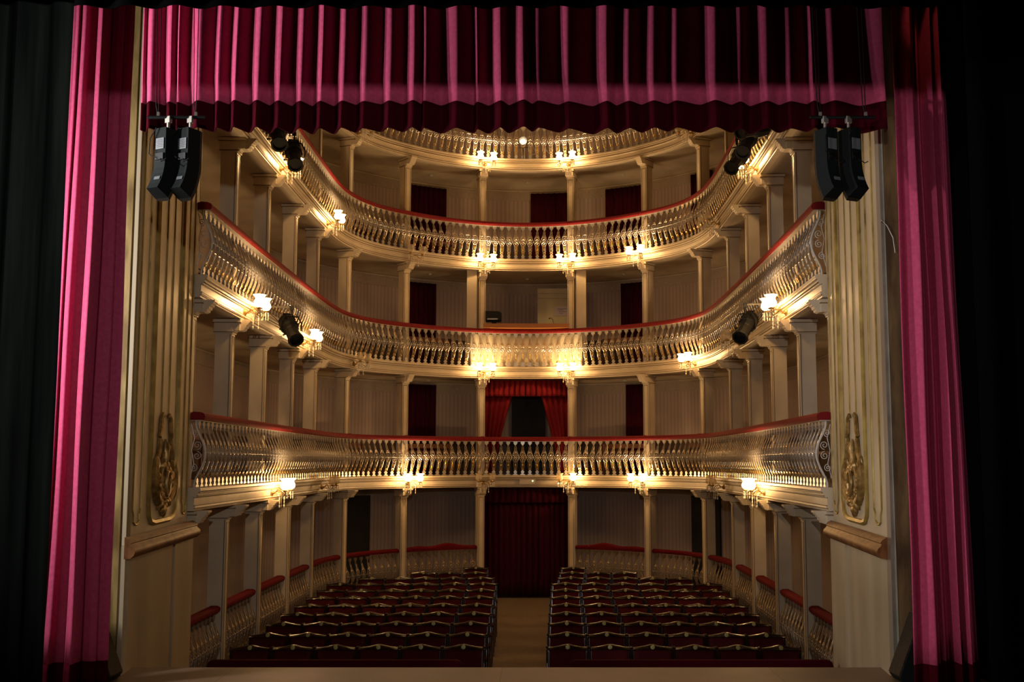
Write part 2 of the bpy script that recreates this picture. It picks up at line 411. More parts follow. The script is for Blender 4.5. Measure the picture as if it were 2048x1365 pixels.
# ------------------------------------------------------------------ columns
def column_proto(h, low):
    """local: x along the ledge, -y to the hall, origin at foot; h = height to the soffit"""
    w = .15; d = .22
    sh = MB(); hh = h-.175
    y0, y1 = -d/2, d/2
    sh.box((0, 0, hh/2), (w, d, hh))
    ln = MB()
    # framed panel lines on front and side faces
    z0, z1 = (.12 if low else .8), hh-.05
    for x in (-w/2+.022, w/2-.022): ln.box((x, y0-.001, (z0+z1)/2), (.009, .006, z1-z0))
    ln.box((0, y0-.001, z1), (w-.044, .006, .009))
    for sx in (-1, 1):
        ln.box((sx*(w/2+.0005), y0+.022, hh/2), (.005, .009, hh-.04))
    cp = MB(); H = .175; zs = h
    prof = [(d/2+.01, zs), (-.36, zs), (-.36, zs-.022), (-.345, zs-.026), (-.338, zs-.046), (-.322, zs-.05), (-.315, zs-.072), (-.298, zs-.077), (-.29, zs-.108), (-.275, zs-.113), (-.268, zs-.138), (-.235, zs-.15), (-.17, zs-.145), (-.145, zs-.155), (-.135, zs-H), (d/2+.01, zs-H)]
    cp.prism(prof, 'x', -.07, .07)
    cp.box((0, -.045, zs-H*.42), (w+.03, d+.12, H*.84))
    cp.box((0, .0, zs-H/2), (w+.045, d+.03, H))
    cp.box((0, 0, zs-H-.008), (w+.03, d+.03, .016))
    cp.box((0, -.045, zs-.02), (w+.07, d+.15, .04))
    l2 = MB(); l2.box((0, -.0, zs-H+.004), (w+.056, d+.036, .010)); l2.box((0, -.045, zs-.043), (w+.076, d+.156, .008))
    return sh, ln, cp, l2
zf = [-1.27, 1.56, 4.02, 6.51]
zt = [1.29, 4.02-SOF, 6.51-SOF, 8.88-SOF]
lev = ['in the stalls', 'on the lowest gallery', 'on the second gallery', 'on the third gallery']
for lv in range(4):
    proto = None
    for j, s_ in enumerate(COLS):
        if lv == 3 and (j == 0 or j == len(COLS)-1): continue
        k = j if j < 8 else 15-j
        lab = 'cream square column %s, %s from the stage on the %s side' % (lev[lv], ORD[k], 'left' if j < 8 else 'right')
        if k == 7: lab = 'cream square column %s, just %s of the central opening' % (lev[lv], 'left' if j < 8 else 'right')
        p = P(s_, -.28, .3); loc = (p[0], p[1], zf[lv])
        if proto is None:
            proto = thing('column', lab, 'column', loc, p[2], 'columns '+lev[lv])
            sh, ln, cp, l2 = column_proto(zt[lv]-zf[lv]-.003, lv == 0)
            so = sh.build('shaft', M['cream'], proto); ln.build('line_moulding', M['line'], so)['label'] = 'thin brown line'
            co = cp.build('capital', M['cream'], proto); co['label'] = 'stepped bracket capital'; l2.build('line_moulding', M['line'], co)['label'] = 'thin brown line'
        else: dup(proto, loc, p[2], lab)

# ------------------------------------------------------------------ stalls parapets between the columns
for i in range(len(COLS)-1):
    a, b = COLS[i]+.085, COLS[i+1]-.085
    if i == 7: continue                                  # central doorway
    nm = ORD[i] if i < 7 else ORD[14-i]; sd = 'left' if i < 7 else 'right'
    mid = (a+b)/2; pm = P(mid, -.28, .3); zb = -1.27
    back = i in (6, 8)
    g = thing('parapet', ('low openwork parapet with wavy red top beside the central curtain, %s side' if back else 'low parapet with red rail in the stalls, '+nm+' bay from the stage, %s side') % sd, 'balustrade', (pm[0], pm[1], zb), pm[2], 'stalls parapets')
    inv = (Matrix.Translation((pm[0], pm[1], zb)) @ Matrix.Rotation(pm[2], 4, 'Z')).inverted()
    n = max(4, round((b-a)/.166))
    for k in range(n):
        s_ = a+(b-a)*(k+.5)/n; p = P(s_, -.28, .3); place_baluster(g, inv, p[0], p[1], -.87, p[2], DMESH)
    mb = MB(); sweep(mb, [(.05,0),(.05,.39),(-.06,.39),(-.06,0)], a, b, zb, step=.2, dr=-.28); mb.v = [tuple(inv @ Vector(v)) for v in mb.v]; mb.build('plinth', M['wains'], g)
    mb = MB(); pr = [(.06,-.03),(.075,0),(.07,.03),(.03,.05),(-.05,.05),(-.08,.02),(-.08,-.03)]
    ss = stations(a, b, .08); vs = []; n = len(pr)
    for q, s_ in enumerate(ss):
        u = q/(len(ss)-1)
        if sd == 'right': u = 1-u
        wv = (.05*max(0, math.sin(PI*min(1, u/.42)))**2*.5+.07*(math.exp(-((u-.62)/.16)**2))) if back else 0
        for r, zz in pr:
            p = P(s_, r-.28, .3); vs.append((p[0], p[1], -.06+zz+(wv if zz > -.02 else 0)))
    fs = [(i2*n+k, i2*n+(k+1) % n, i2*n+n+(k+1) % n, i2*n+n+k) for i2 in range(len(ss)-1) for k in range(n)]
    fs += [tuple(range(n))[::-1], tuple(range((len(ss)-1)*n, len(ss)*n))]
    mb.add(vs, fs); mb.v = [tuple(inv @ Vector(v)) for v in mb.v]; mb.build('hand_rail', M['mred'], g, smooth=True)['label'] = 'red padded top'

# ------------------------------------------------------------------ drapes helper
def drape(name, m, path, z0, z1, amp, pitch, parent=None, seed=0, gather=None, thick=.012, mats=None, split=None):
    """path: function u->(x,y,nx,ny)  u in 0..1 ; folds displaced along the normal"""
    rnd = random.Random(seed); lenu = path(1)[4]
    n = int(lenu/pitch*10)+2; mb = MB(); rows = []
    ph = [rnd.uniform(-.6, .6) for _ in range(400)]; am = [rnd.uniform(.6, 1.2) for _ in range(400)]
    nz = 7
    for j in range(nz):
        z = z0+(z1-z0)*j/(nz-1); row = []
        for i in range(n):
            u = i/(n-1); x, y, nx, ny, _ = path(u)
            t = u*lenu/pitch; k = int(t)
            d = amp*am[k]*math.sin(2*PI*t+ph[k]*.5+.15*math.sin(3*z))
            if gather: d *= gather(z)
            row.append((x+nx*d, y+ny*d, z))
        rows.append(row)
    mb.grid(rows)
    return mb.build(name, m, parent, smooth=True, solid=thick)
def wallpath(a, b, r):
    def f(u):
        s_ = a+(b-a)*u; p = P(s_, r, .5); ln = abs(b-a)*1.2
        return p[0], p[1], math.sin(p[2]), -math.cos(p[2]), ln
    return f
# door curtains on the papered wall  (arc from, arc to, level)
DC = [(11.24,11.94,3),(13.36,14.0,3),(14.62,15.34,3),(16.3,16.72,3),(11.26,11.76,2),(14.9,15.36,2),(11.26,11.78,1),(14.98,15.36,1)]
nmz = {3:'on the third gallery',2:'on the second gallery',1:'on the lowest gallery'}
for a, b, lv in DC:
    z1 = zt[lv]-.06 if lv == 1 else zt[lv]-.10; z0 = zf[lv]+.02
    mid = (a+b)/2; p = P(mid, WR+.07, .5)
    w_ = 'left of the centre' if mid < 12.3 else ('in the central bay' if mid < 14.2 else ('right of the centre' if mid < 16 else 'at the far right behind the corner column'))
    o = drape('door_curtain', M['dred'], wallpath(a, b, WR+.08), z0, z1, .022, .11, seed=int(a*10))
    tag(o, 'dark red door curtain %s, %s' % (nmz[lv], w_), 'curtain', 'door curtains')
# near-black sheets painting the dark of the stalls passage doorways
for n_, (a, b) in enumerate(((10.05,10.6),(16.2,16.75))):
    mb = MB(); sweep(mb, [(0,-1.24),(0,1.1),(-.05,1.1),(-.05,-1.24)], a, b, 0, dr=WR+.055); o = mb.build('door_%d' % (n_+1), M['door']); struct(o)

# central curtain of the stalls
o = drape('entrance_curtain', M['dred'], lambda u: (-1.0+2.0*u, 22.95, 0, -1, 2.0), -1.18, .93, .03, .13, seed=3)
tag(o, 'tall dark red pleated curtain closing the central stalls doorway', 'curtain')
o = drape('pelmet', M['dred'], lambda u: (-1.0+2.0*u, 22.84, 0, -1, 2.0), .93, 1.27, .03, .14, seed=5)
tag(o, 'short dark red pelmet above the central stalls curtain', 'pelmet')
# royal box on the lowest gallery
o = drape('pelmet', M['mred'], lambda u: (-.96+1.92*u, 22.86, 0, -1, 1.92), 3.36, 3.73, .03, .12, seed=8)
tag(o, 'short bright red pleated pelmet of the central box on the lowest gallery', 'pelmet')
for sx in (-1, 1):
    mb = MB(); rows = []
    for j in range(12):
        z = 1.62+(3.42-1.62)*j/11; u = j/11
        win = .96-(.22+.42*u**1.3) if u > .12 else .96-.22      # inner edge
        row = []
        for i in range(26):
            q = i/25; x = .97+(win-.97)*q
            row.append((sx*x, 22.98-.025*math.sin(q*PI*9)-.03*q, z))
        rows.append(row)
    mb.grid(rows); o = mb.build('box_drape', M['mred'], smooth=True, solid=.01)
    tag(o, 'red drape tied back on the %s side of the central box' % ('left' if sx < 0 else 'right'), 'curtain', 'tied back drapes')
mb = MB(); mb.box((.03, 24.25, 2.55), (.82, .05, 1.95)); struct(mb.build('door_3', M['door']))  # near-black sheet painting the dark opening at the back of the box
for sx in (-1, 1):
    mb = MB(); mb.box((sx*1.02, 23.62, 2.66), (.05, 1.35, 2.18)); o = mb.build('side_partition', M['partition']); tag(o, 'thin box wall on the %s side of the central box, lowest gallery' % ('left' if sx < 0 else 'right'), 'partition', 'box partitions')

# ------------------------------------------------------------------ sound cabin, centre of the second gallery
mb = MB(); sweep(mb, [(-.11,.01),(-.11,.74),(-.135,.74),(-.135,.01)], 12.05, L-12.05, 4.02, step=.1)
o = mb.build('cabin_front_board', M['panelp']); tag(o, 'cream board standing behind the balusters in the centre of the second gallery', 'panel')
for sx in (-1, 1):
    mb = MB(); mb.box((sx*1.25, 22.60, 5.17), (.235, .06, 2.26)); 
    l = MB(); l.box((sx*1.14, 22.568, 5.17), (.006,.006,2.2))
    o = mb.build('cabin_pier', M['cream']); tag(o, 'wide cream pier board beside the %s column of the sound cabin' % ('left' if sx < 0 else 'right'), 'panel', 'cabin piers')
    l.build('line_moulding', M['line'], o)
mb = MB(); mb.box((0, 22.42, 4.90), (1.94, .34, .03)); mb.box((0, 22.25, 4.915), (1.94, .03, .10)); o = mb.build('cabin_shelf', M['orange']); tag(o, 'orange wooden shelf along the rail of the sound cabin', 'shelf')
mb = MB(); mb.box((.80, 23.75, 5.05), (1.1, .04, 1.95)); o = mb.build('cabin_partition', M['partition'])
l = MB()
for z in (5.78, 5.90): l.box((.80, 23.727, z), (1.1, .004, .006))
l.build('line_moulding', M['line'], o)
tag(o, 'plain olive cream board partition at the right of the sound cabin', 'partition')
mb = MB(); mb.box((.83, 23.722, 5.475), (.34, .006, .23)); o = mb.build('paper_notice', M['paper']); tag(o, 'lilac paper notice pinned to the cabin partition', 'notice')
l = MB()
for k, (x0, x1, z) in enumerate(((.72,.96,5.53),(.74,.88,5.50),(.76,.95,5.46),(.77,.86,5.42))): l.box(((x0+x1)/2, 23.717, z), (x1-x0, .003, .012))
l.build('printed_lines', M['ink'], o)['label'] = 'grey printed writing'
# monitor on a stand at the left
t = thing('cabin_monitor', 'dark flat box on a small stand at the left of the sound cabin', 'equipment', (-.75, 22.75, 4.93))
mb = MB(); mb.prism([(-.19,.16),(.14,.16),(.17,.2),(.17,.34),(.12,.37),(-.19,.38)], 'y', -.14, .16); mb.build('body', M['blackm'], t)
mb = MB(); mb.box((-.03, -.15, .19), (.24, .012, .03)); mb.build('bright_strip', M['steel'], t)['label'] = 'shiny front strip'
mb = MB(); mb.prism([(-.1,0),(.1,0),(.03,.17),(-.03,.17)], 'y', -.05, .05); mb.build('stand', M['blackm'], t)
t = thing('reading_lamp', 'small gooseneck lamp on the orange cabin shelf', 'lamp', (.62, 22.45, 4.925))
mb = MB(); mb.tube([(0,0,0),(.0,0,.09),(-.02,0,.16),(-.06,0,.195),(-.085,0,.19)], .005, 6); mb.build('gooseneck', M['blackm'], t)
mb = MB(); mb.blob((-.095,0,.185), (.035,.03,.03), 8); mb.build('head', M['blackm'], t); mb = MB(); mb.lathe([(.03,0),(.03,.01),(.006,.014)], 10); mb.build('base', M['blackm'], t)
mb = MB(); mb.box((0, 22.5, 4.925), (.4, .2, .02)); o = mb.build('mixing_desk', M['blackm']); tag(o, 'flat dark mixing desk lying on the orange cabin shelf', 'equipment')
# emergency light on the lowest ledge
t = thing('emergency_light', 'slim emergency light box with green led on the centre of the lowest ledge', 'light', (.03, 22.6, 1.41))
mb = MB(); mb.box((0, 0, 0), (.36, .05, .11)); mb.build('case', M['boxg'], t)
mb = MB(); mb.blob((.115, -.03, .02), (.03,.02,.03), 8); mb.build('led', M['led'], t)['label'] = 'glowing green led'

# ------------------------------------------------------------------ gallery benches glimpsed between the balusters
for t_ in range(3):
    for i in range(nb_):
        if i == nb_//2: continue
        if t_ == 1 and i in (nb_//2,): continue
        a, b = bounds[i]+.35, bounds[i+1]-.35
        if i in (0, nb_-1): a, b = (bounds[i]+.9, bounds[i+1]-.3) if i == 0 else (bounds[i]+.3, bounds[i+1]-.9)
        if b-a < .3: continue
        z = TZ[t_]; mid = (a+b)/2; pm = P(mid, -.8, .4)
        g = thing('bench', 'brown wooden bench, %s, %s' % (gname[t_], bay_name(i, nb_)), 'bench', (pm[0], pm[1], z), pm[2], 'gallery benches')
        w = b-a
        mb = MB(); mb.box((0, 0, .42), (w, .32, .04)); mb.build('seat', M['ebench'], g)
        mb = MB(); mb.box((0, .17, .66), (w, .03, .10)); mb.box((0, .17, .52), (w, .025, .06)); mb.build('backrest', M['ebench'], g)
        for sx in (-1, 1):
            mb = MB(); mb.box((sx*(w/2-.04), .15, .355), (.04, .04, .70)); mb.box((sx*(w/2-.04), -.12, .21), (.04, .04, .41)); mb.build('leg_frame', M['ebench'], g)

for lv in (1, 2, 3):
    for i in range(4, nb_-4):
        if lv == 1 and i == nb_//2: continue
        p = P((bounds[i]+bounds[i+1])/2, -1.0, .4)
        mb = MB(); mb.lathe([(.0,-.035),(.025,-.032),(.045,-.012),(.05,0)], 14); o = mb.build('ceiling_lamp', M['white'], smooth=True); o.location = (p[0], p[1], zt[lv]+.001)
        tag(o, 'small round ceiling lamp, %s, %s' % (gname[lv-1], bay_name(i, nb_)), 'ceiling lamp', 'small ceiling lamps')

# ------------------------------------------------------------------ wall sconces
def sconce(loc, rz, label, on):
    """local: -y to the hall"""
    t = thing('sconce', label, 'wall lamp', loc, rz, 'crystal sconces on the gallery ledges')
    mb = MB(); mb.lathe([(.002,0),(.05,.0),(.055,.008),(.04,.02),(.022,.03),(.014,.05),(.018,.062),(.0,.075)], 14, fn=lambda v: Vector((v.x, -v.z, v.y))); mb.build('backplate', M['brass'], t, smooth=True)
    for k, sx in enumerate((-1, 1)):
        arm = [(0,-.05,0),(sx*.03,-.09,.035),(sx*.07,-.13,.03),(sx*.10,-.17,-.02),(sx*.12,-.205,-.045),(sx*.148,-.235,-.02),(sx*.155,-.24,.03)]
        mb = MB(); mb.tube(arm, .0075, 6); mb.tube([(sx*.05,-.11,.03),(sx*.075,-.10,.06),(sx*.095,-.13,.06),(sx*.085,-.15,.035)], .005, 5)
        a_ = mb.build('arm', M['brass'], t, smooth=True)
        cx, cy, cz = sx*.155, -.24, .03
        mb = MB(); mb.lathe([(.006,-.012),(.03,-.006),(.046,.004),(.048,.010),(.02,.012),(.018,.05),(.0,.05)], 12, (cx, cy, cz)); mb.build('candle_cup', M['brass'], a_, smooth=True)
        lit = on >= 2 or (on == 1 and k == 1)
        mb = MB(); mb.lathe([(.024,.02),(.056,.036),(.074,.068),(.072,.098),(.056,.13),(.056,.148),(.072,.172),(.088,.188)], 24, (cx, cy, cz), wave=.10, wn=8)
        s_ = mb.build('glass_shade', M['shade_on'] if lit else M['shade_off'], t, smooth=True); s_['label'] = 'lit glass tulip shade' if lit else 'unlit glass tulip shade'
        mb = MB()
        for q in range(7):
            an = 2*PI*q/7; x, y = cx+.045*math.cos(an), cy+.045*math.sin(an)
            mb.blob((x, y, cz-.02), (.015,.015,.025), 5); mb.blob((x, y, cz-.055), (.018,.018,.05), 5); mb.blob((x, y, cz-.10), (.016,.016,.045), 5)
        mb.build('crystal_drops', M['crystal'], t)['label'] = 'hanging crystal drops'
        if lit:
            ld = bpy.data.lights.get('bulb_light') 
            if ld is None:
                ld = bpy.data.lights.new('bulb_light', 'POINT'); ld.energy = BULB; ld.color = (1, .655, .345); ld.shadow_soft_size = .035
            lo = bpy.data.objects.new('bulb', ld); C.objects.link(lo); lo.parent = t; lo.location = (cx, cy, cz+.10)
    mb = MB()
    for x, y, z in ((0,-.12,-.05),(-.09,-.17,-.04),(.09,-.17,-.04)):
        mb.tube([(x*.3,-.07,.0),(x,y,z)], .005, 4); mb.blob((x,y,z-.04), (.02,.02,.06), 6); mb.blob((x,y,z-.10), (.016,.016,.06), 6); mb.blob((x,y,z-.155), (.024,.024,.05), 6)
    mb.build('pendant_drops', M['crystal'], t)['label'] = 'long crystal pendants'
    return t
BULB = 29.0
m_ = lambda c: L-c
SC = [ {3.58:2, 7.1:0, 10.53:2, 12.33:0, m_(12.33):1, m_(10.53):2, m_(7.1):0, m_(3.58):2},
       {1.86:2, 5.35:2, 8.9:0, 12.33:2, m_(12.33):2, m_(8.9):2, m_(5.35):0, m_(1.86):2},
       {3.58:2, 7.1:2, 10.53:0, 12.33:2, m_(12.33):2, m_(10.53):2, m_(7.1):0, m_(3.58):2},
       {8.9:0, 12.33:2, m_(12.33):2, m_(8.9):0} ]
SCN = 0
for t_, d in enumerate(SC):
    for s_, on in sorted(d.items()):
        k = min(range(16), key=lambda j: abs(COLS[j]-s_)); kk = k if k < 8 else 15-k
        st_ = {0:'unlit', 1:'half lit', 2:'lit'}[on]
        p = P(s_, -.034, .2)
        sconce((p[0], p[1], TZ[t_]-.17), p[2], '%s crystal sconce, %s, above the %s column from the stage, %s side' % (st_, gname[t_], ORD[kk], 'left' if k < 8 else 'right'), on)

# ------------------------------------------------------------------ proscenium side walls (splayed pilasters)
def pil(sd):
    sx = -1 if sd == 'left' else 1
    off = 0.0
    def D(Y, z, d=0):   # dado plane; d = outwards to the hall axis
        X = (3.30+.12*(Y-8.88) if sx < 0 else 3.38+.10*(Y-8.88))-d; return (sx*X, Y, z)
    def U(Y, z, d=0):   # upper plane
        X = (3.30+.143*(Y-8.85) if sx < 0 else 3.39+.105*(Y-8.85))-d; return (sx*X, Y, z)
    w = MB(); dd = MB()
    def slab(f, Y0, Y1, z0, z1, th, mi=0):
        a, b, c, e = f(Y0, z0), f(Y1, z0), f(Y1, z1), f(Y0, z1)
        vs = [a, b, c, e]+[(v[0]+sx*th, v[1], v[2]) for v in (a, b, c, e)]
        w.add(vs, [(0,1,2,3),(4,7,6,5),(0,4,5,1),(1,5,6,2),(2,6,7,3),(3,7,4,0)], mi)
    slab(D, 8.84, 11.37, -1.3, 1.12, .035, 1)
    slab(U, 8.85, 11.37, 1.1, 9.5, .035)
    g = w.build('wall_%s_proscenium' % sd, [M['pil'], M['dado']]); struct(g)
    # pale strip behind the near edge and the bare timber jamb
    e1, e2 = (3.355, 3.56) if sx < 0 else (3.475, 3.70)
    e0 = 3.30 if sx < 0 else 3.40
    b = MB(); b.box((sx*(e0+e1)/2, 8.915, -.15), (e1-e0, .06, 2.5)); struct(b.build('trim_3', M['white']))
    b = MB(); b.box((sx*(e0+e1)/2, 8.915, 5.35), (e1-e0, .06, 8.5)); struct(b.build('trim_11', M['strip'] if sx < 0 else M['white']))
    b = MB(); b.box((sx*(e1+e2)/2, 8.90, 4.1), (e2-e1, .1, 8.4)); struct(b.build('trim_4', M['jambg'] if sd == 'left' else M['jamb']))
    b = MB(); b.box((sx*5.7, 8.97, 4), (4.2, .1, 11)); struct(b.build('wall_%s_flank' % sd, M['black']))
    b = MB(); b.box((sx*5.19, 11.33, 5), (2.95, .1, 13)); struct(b.build('wall_%s_return' % sd, M['cream_dull']))
    # dado step
    b = MB(); b.prism([(0,0),(1,0),(1,1),(0,1)], 'z', 0, 1); b.v = []; b.f = []; b.m = []
    a = [D(10.55, -1.3, .0), D(11.38, -1.3, .0), D(11.38, 1.0, .0), D(10.55, 1.0, .0)]
    vs = a+[D(10.55, -1.3, .018), D(11.38, -1.3, .018), D(11.38, 1.0, .018), D(10.55, 1.0, .018)]
    b.add(vs, [(4,5,6,7),(0,3,2,1),(0,1,5,4),(1,2,6,5),(2,3,7,6),(3,0,4,7)]); b.v = [(v[0]-sx*.0, v[1], v[2]) for v in b.v]; struct(b.build('trim_5', M['dado']))
    # capping roll
    t = MB(); yy = [8.80+(11.40-8.80)*i/12 for i in range(13)]
    prof = [(0,1.00),(.055,1.005),(.085,1.03),(.095,1.06),(.085,1.09),(.055,1.115),(.05,1.13),(.062,1.14),(.045,1.165),(.02,1.18),(0,1.19)]
    rows = [[D(Y, z, d) for d, z in prof] for Y in yy]
    t.grid(rows); n = len(prof); t.f.append(tuple(range(n))); t.m.append(0); t.f.append(tuple(range(len(rows)*n-n, len(rows)*n))[::-1]); t.m.append(0)
    struct(t.build('trim_6', M['bronze'], smooth=True))
    # gold lines and frames
    ln = MB()
    def ridge(f, pth, r): ln.tube([f(Y, z, .004) for Y, z in pth], r, 6)
    for a, b_ in ((9.00, 9.30), (11.02, 11.27)):
        ridge(U, [(a, 9), (a, 1.42), (a+.045, 1.37), (a+.045, 1.31), ((a+b_)/2-.03, 1.28), ((a+b_)/2+.03, 1.28), (b_-.045, 1.31), (b_-.045, 1.37), (b_, 1.42), (b_, 9)], .011)
    struct(ln.build('trim_7', M['gold'], smooth=True))
    ln = MB()
    fr = [(9.55, 9), (9.55, 1.45), (9.58, 1.34), (9.66, 1.28), (9.80, 1.26), (10.45, 1.26), (10.60, 1.28), (10.68, 1.34), (10.71, 1.45), (10.71, 9)]
    ridge(U, fr, .030)
    struct(ln.build('trim_8', M['gold'], smooth=True))
    ln = MB()
    for Y in (9.66, 10.60): ridge(U, [(Y, 9), (Y, 1.9)], .007)
    for Y in (9.97, 10.28): ridge(U, [(Y, 9), (Y, 2.28)], .009)
    struct(ln.build('trim_9', M['gold'], smooth=True))
    # carved cartouche
    root = thing('cartouche', 'carved gilt cartouche with scrolls on the %s proscenium pilaster' % sd, 'ornament', U(10.12, 1.3), 0, 'gilt cartouches')
    ox, oy, oz = U(10.12, 1.3)
    def W(y, z, d=.01):
        p = U(10.12+y, 1.3+z, d); return (p[0]-ox, p[1]-oy, p[2]-oz)
    c = MB()
    rnd = random.Random(4)
    # shell mass
    for q in range(26):
        an = PI+PI*q/25; r = rnd.uniform(.20, .30)
        y, z = r*1.15*math.cos(an), .40+r*1.15*math.sin(an)
        c.blob(W(y, z, .02), (.07, rnd.uniform(.07,.12), rnd.uniform(.07,.13)), 7)
    for q in range(14):
        y = rnd.uniform(-.22, .22); z = rnd.uniform(.2, .52)
        if abs(y) < .08 and .22 < z < .45: continue
        c.blob(W(y, z, .015), (.08, .10, .11), 7)
    c.blob(W(0,.06,.02), (.06,.12,.14), 8); c.blob(W(-.05,.10,.02), (.05,.08,.1), 7); c.blob(W(.05,.10,.02), (.05,.08,.1), 7)
    ov = [(.075*math.cos(2*PI*k/16), .33+.12*math.sin(2*PI*k/16)) for k in range(17)]
    c.tube([W(y, z, .06) for y, z in ov], .018, 6)
    c.build('shell', M['relief'], root, smooth=True)['label'] = 'gilt shell and leaves'
    for s2 in (-1, 1):
        c = MB()
        a1 = [(s2*.10,1.0),(s2*.13,1.03),(s2*.19,.99),(s2*.21,.92),(s2*.22,.85),(s2*.26,.80),(s2*.23,.76),(s2*.21,.80)]
        a2 = [(s2*.24,.78),(s2*.25,.70),(s2*.28,.62),(s2*.34,.56),(s2*.35,.52)]
        a3 = [(s2*.36,.56),(s2*.40,.45),(s2*.40,.32),(s2*.34,.22),(s2*.24,.14)]
        c.tube([W(y, z, .02) for y, z in a1], [.012,.018,.022,.024,.024,.022,.02,.014], 6)
        c.tube([W(y, z, .02) for y, z in a2], [.02,.026,.03,.026,.016], 6)
        c.tube([W(y, z, .02) for y, z in a3], [.03,.05,.055,.045,.03], 6)
        c.blob(W(s2*.34,.53,.02), (.06,.13,.16), 8)
        c.tube([W(y, z, .02) for y, z in [(s2*.16,.30),(s2*.12,.42),(s2*.06,.52),(s2*.10,.58),(s2*.05,.64)]], .018, 6)
        c.build('scroll', M['relief'], root, smooth=True)
    c = MB(); c.tube([W(0,.45,.02), W(0,.58,.03), W(.01,.70,.03), W(0,.78,.02)], [.02,.035,.045,.008], 8); c.blob(W(0,.55,.02), (.05,.1,.14), 8); c.build('bud', M['relief'], root, smooth=True)
for sd in ('left', 'right'): pil(sd)
mb = MB(); mb.box((-4.0, 8.66, 3.6), (.06, .46, 7.2)); struct(mb.build('wall_left_light_block', M['black']))  # unseen black flat added to stop side tower light passing the left curtain
mb = MB(); mb.box((4.15, 8.66, 3.6), (.06, .46, 7.2)); struct(mb.build('wall_right_wing', M['black']))
# header of the proscenium, above the valance
mb = MB(); mb.box((0, 8.95, 7.2), (14, .12, 4.2)); struct(mb.build('wall_proscenium_header', M['black']))
mb = MB(); mb.box((0, 11.43, 11.3), (8.4, .1, .6)); struct(mb.build('trim_10', M['cream_dull']))

# scroll brackets closing the balustrade ends against the pilasters
def spiral(cx, cz, r0, a0, turns, d=1, n=18):
    return [(cx+r0*(1-.8*i/n)*math.cos(a0+d*2*PI*turns*i/n), cz+r0*(1-.8*i/n)*math.sin(a0+d*2*PI*turns*i/n)) for i in range(n+1)]
for t_ in (0, 1):
    for sd, sx in (('left', -1), ('right', 1)):
        z = TZ[t_]; x0 = sx*3.62
        g = thing('scroll_bracket', 'white wrought iron scroll panel closing the %s end of the balustrade on the %s' % (sd, gname[t_]), 'ironwork', (x0, 11.42, z), 0, 'end scroll panels')
        f = lambda p: (-sx*p[0], 0, p[1])
        mb = MB(); mb.tube([f((.01+bulge(BH*i/20)*1.25, BH*i/20)) for i in range(21)], .011, 6); mb.build('curved_bar', M['ironw'], g, smooth=True)
        mb = MB()
        for (cx, cz, r, a0, dd) in ((.035,.48,.05,PI*1.5,1),(.035,.36,.048,PI*.5,-1),(.0,.62,.045,PI*1.5,1),(.0,.22,.045,PI*.5,-1)):
            mb.tube([f(p) for p in spiral(cx, cz, r, a0, 1.5, dd)], .005, 5)
        mb.tube([f((-.04,.1)), f((.0,.27)), f((-.03,.42)), f((.0,.56)), f((-.04,.72))], .005, 5)
        mb.build('scrollwork', M['ironw'], g, smooth=True)

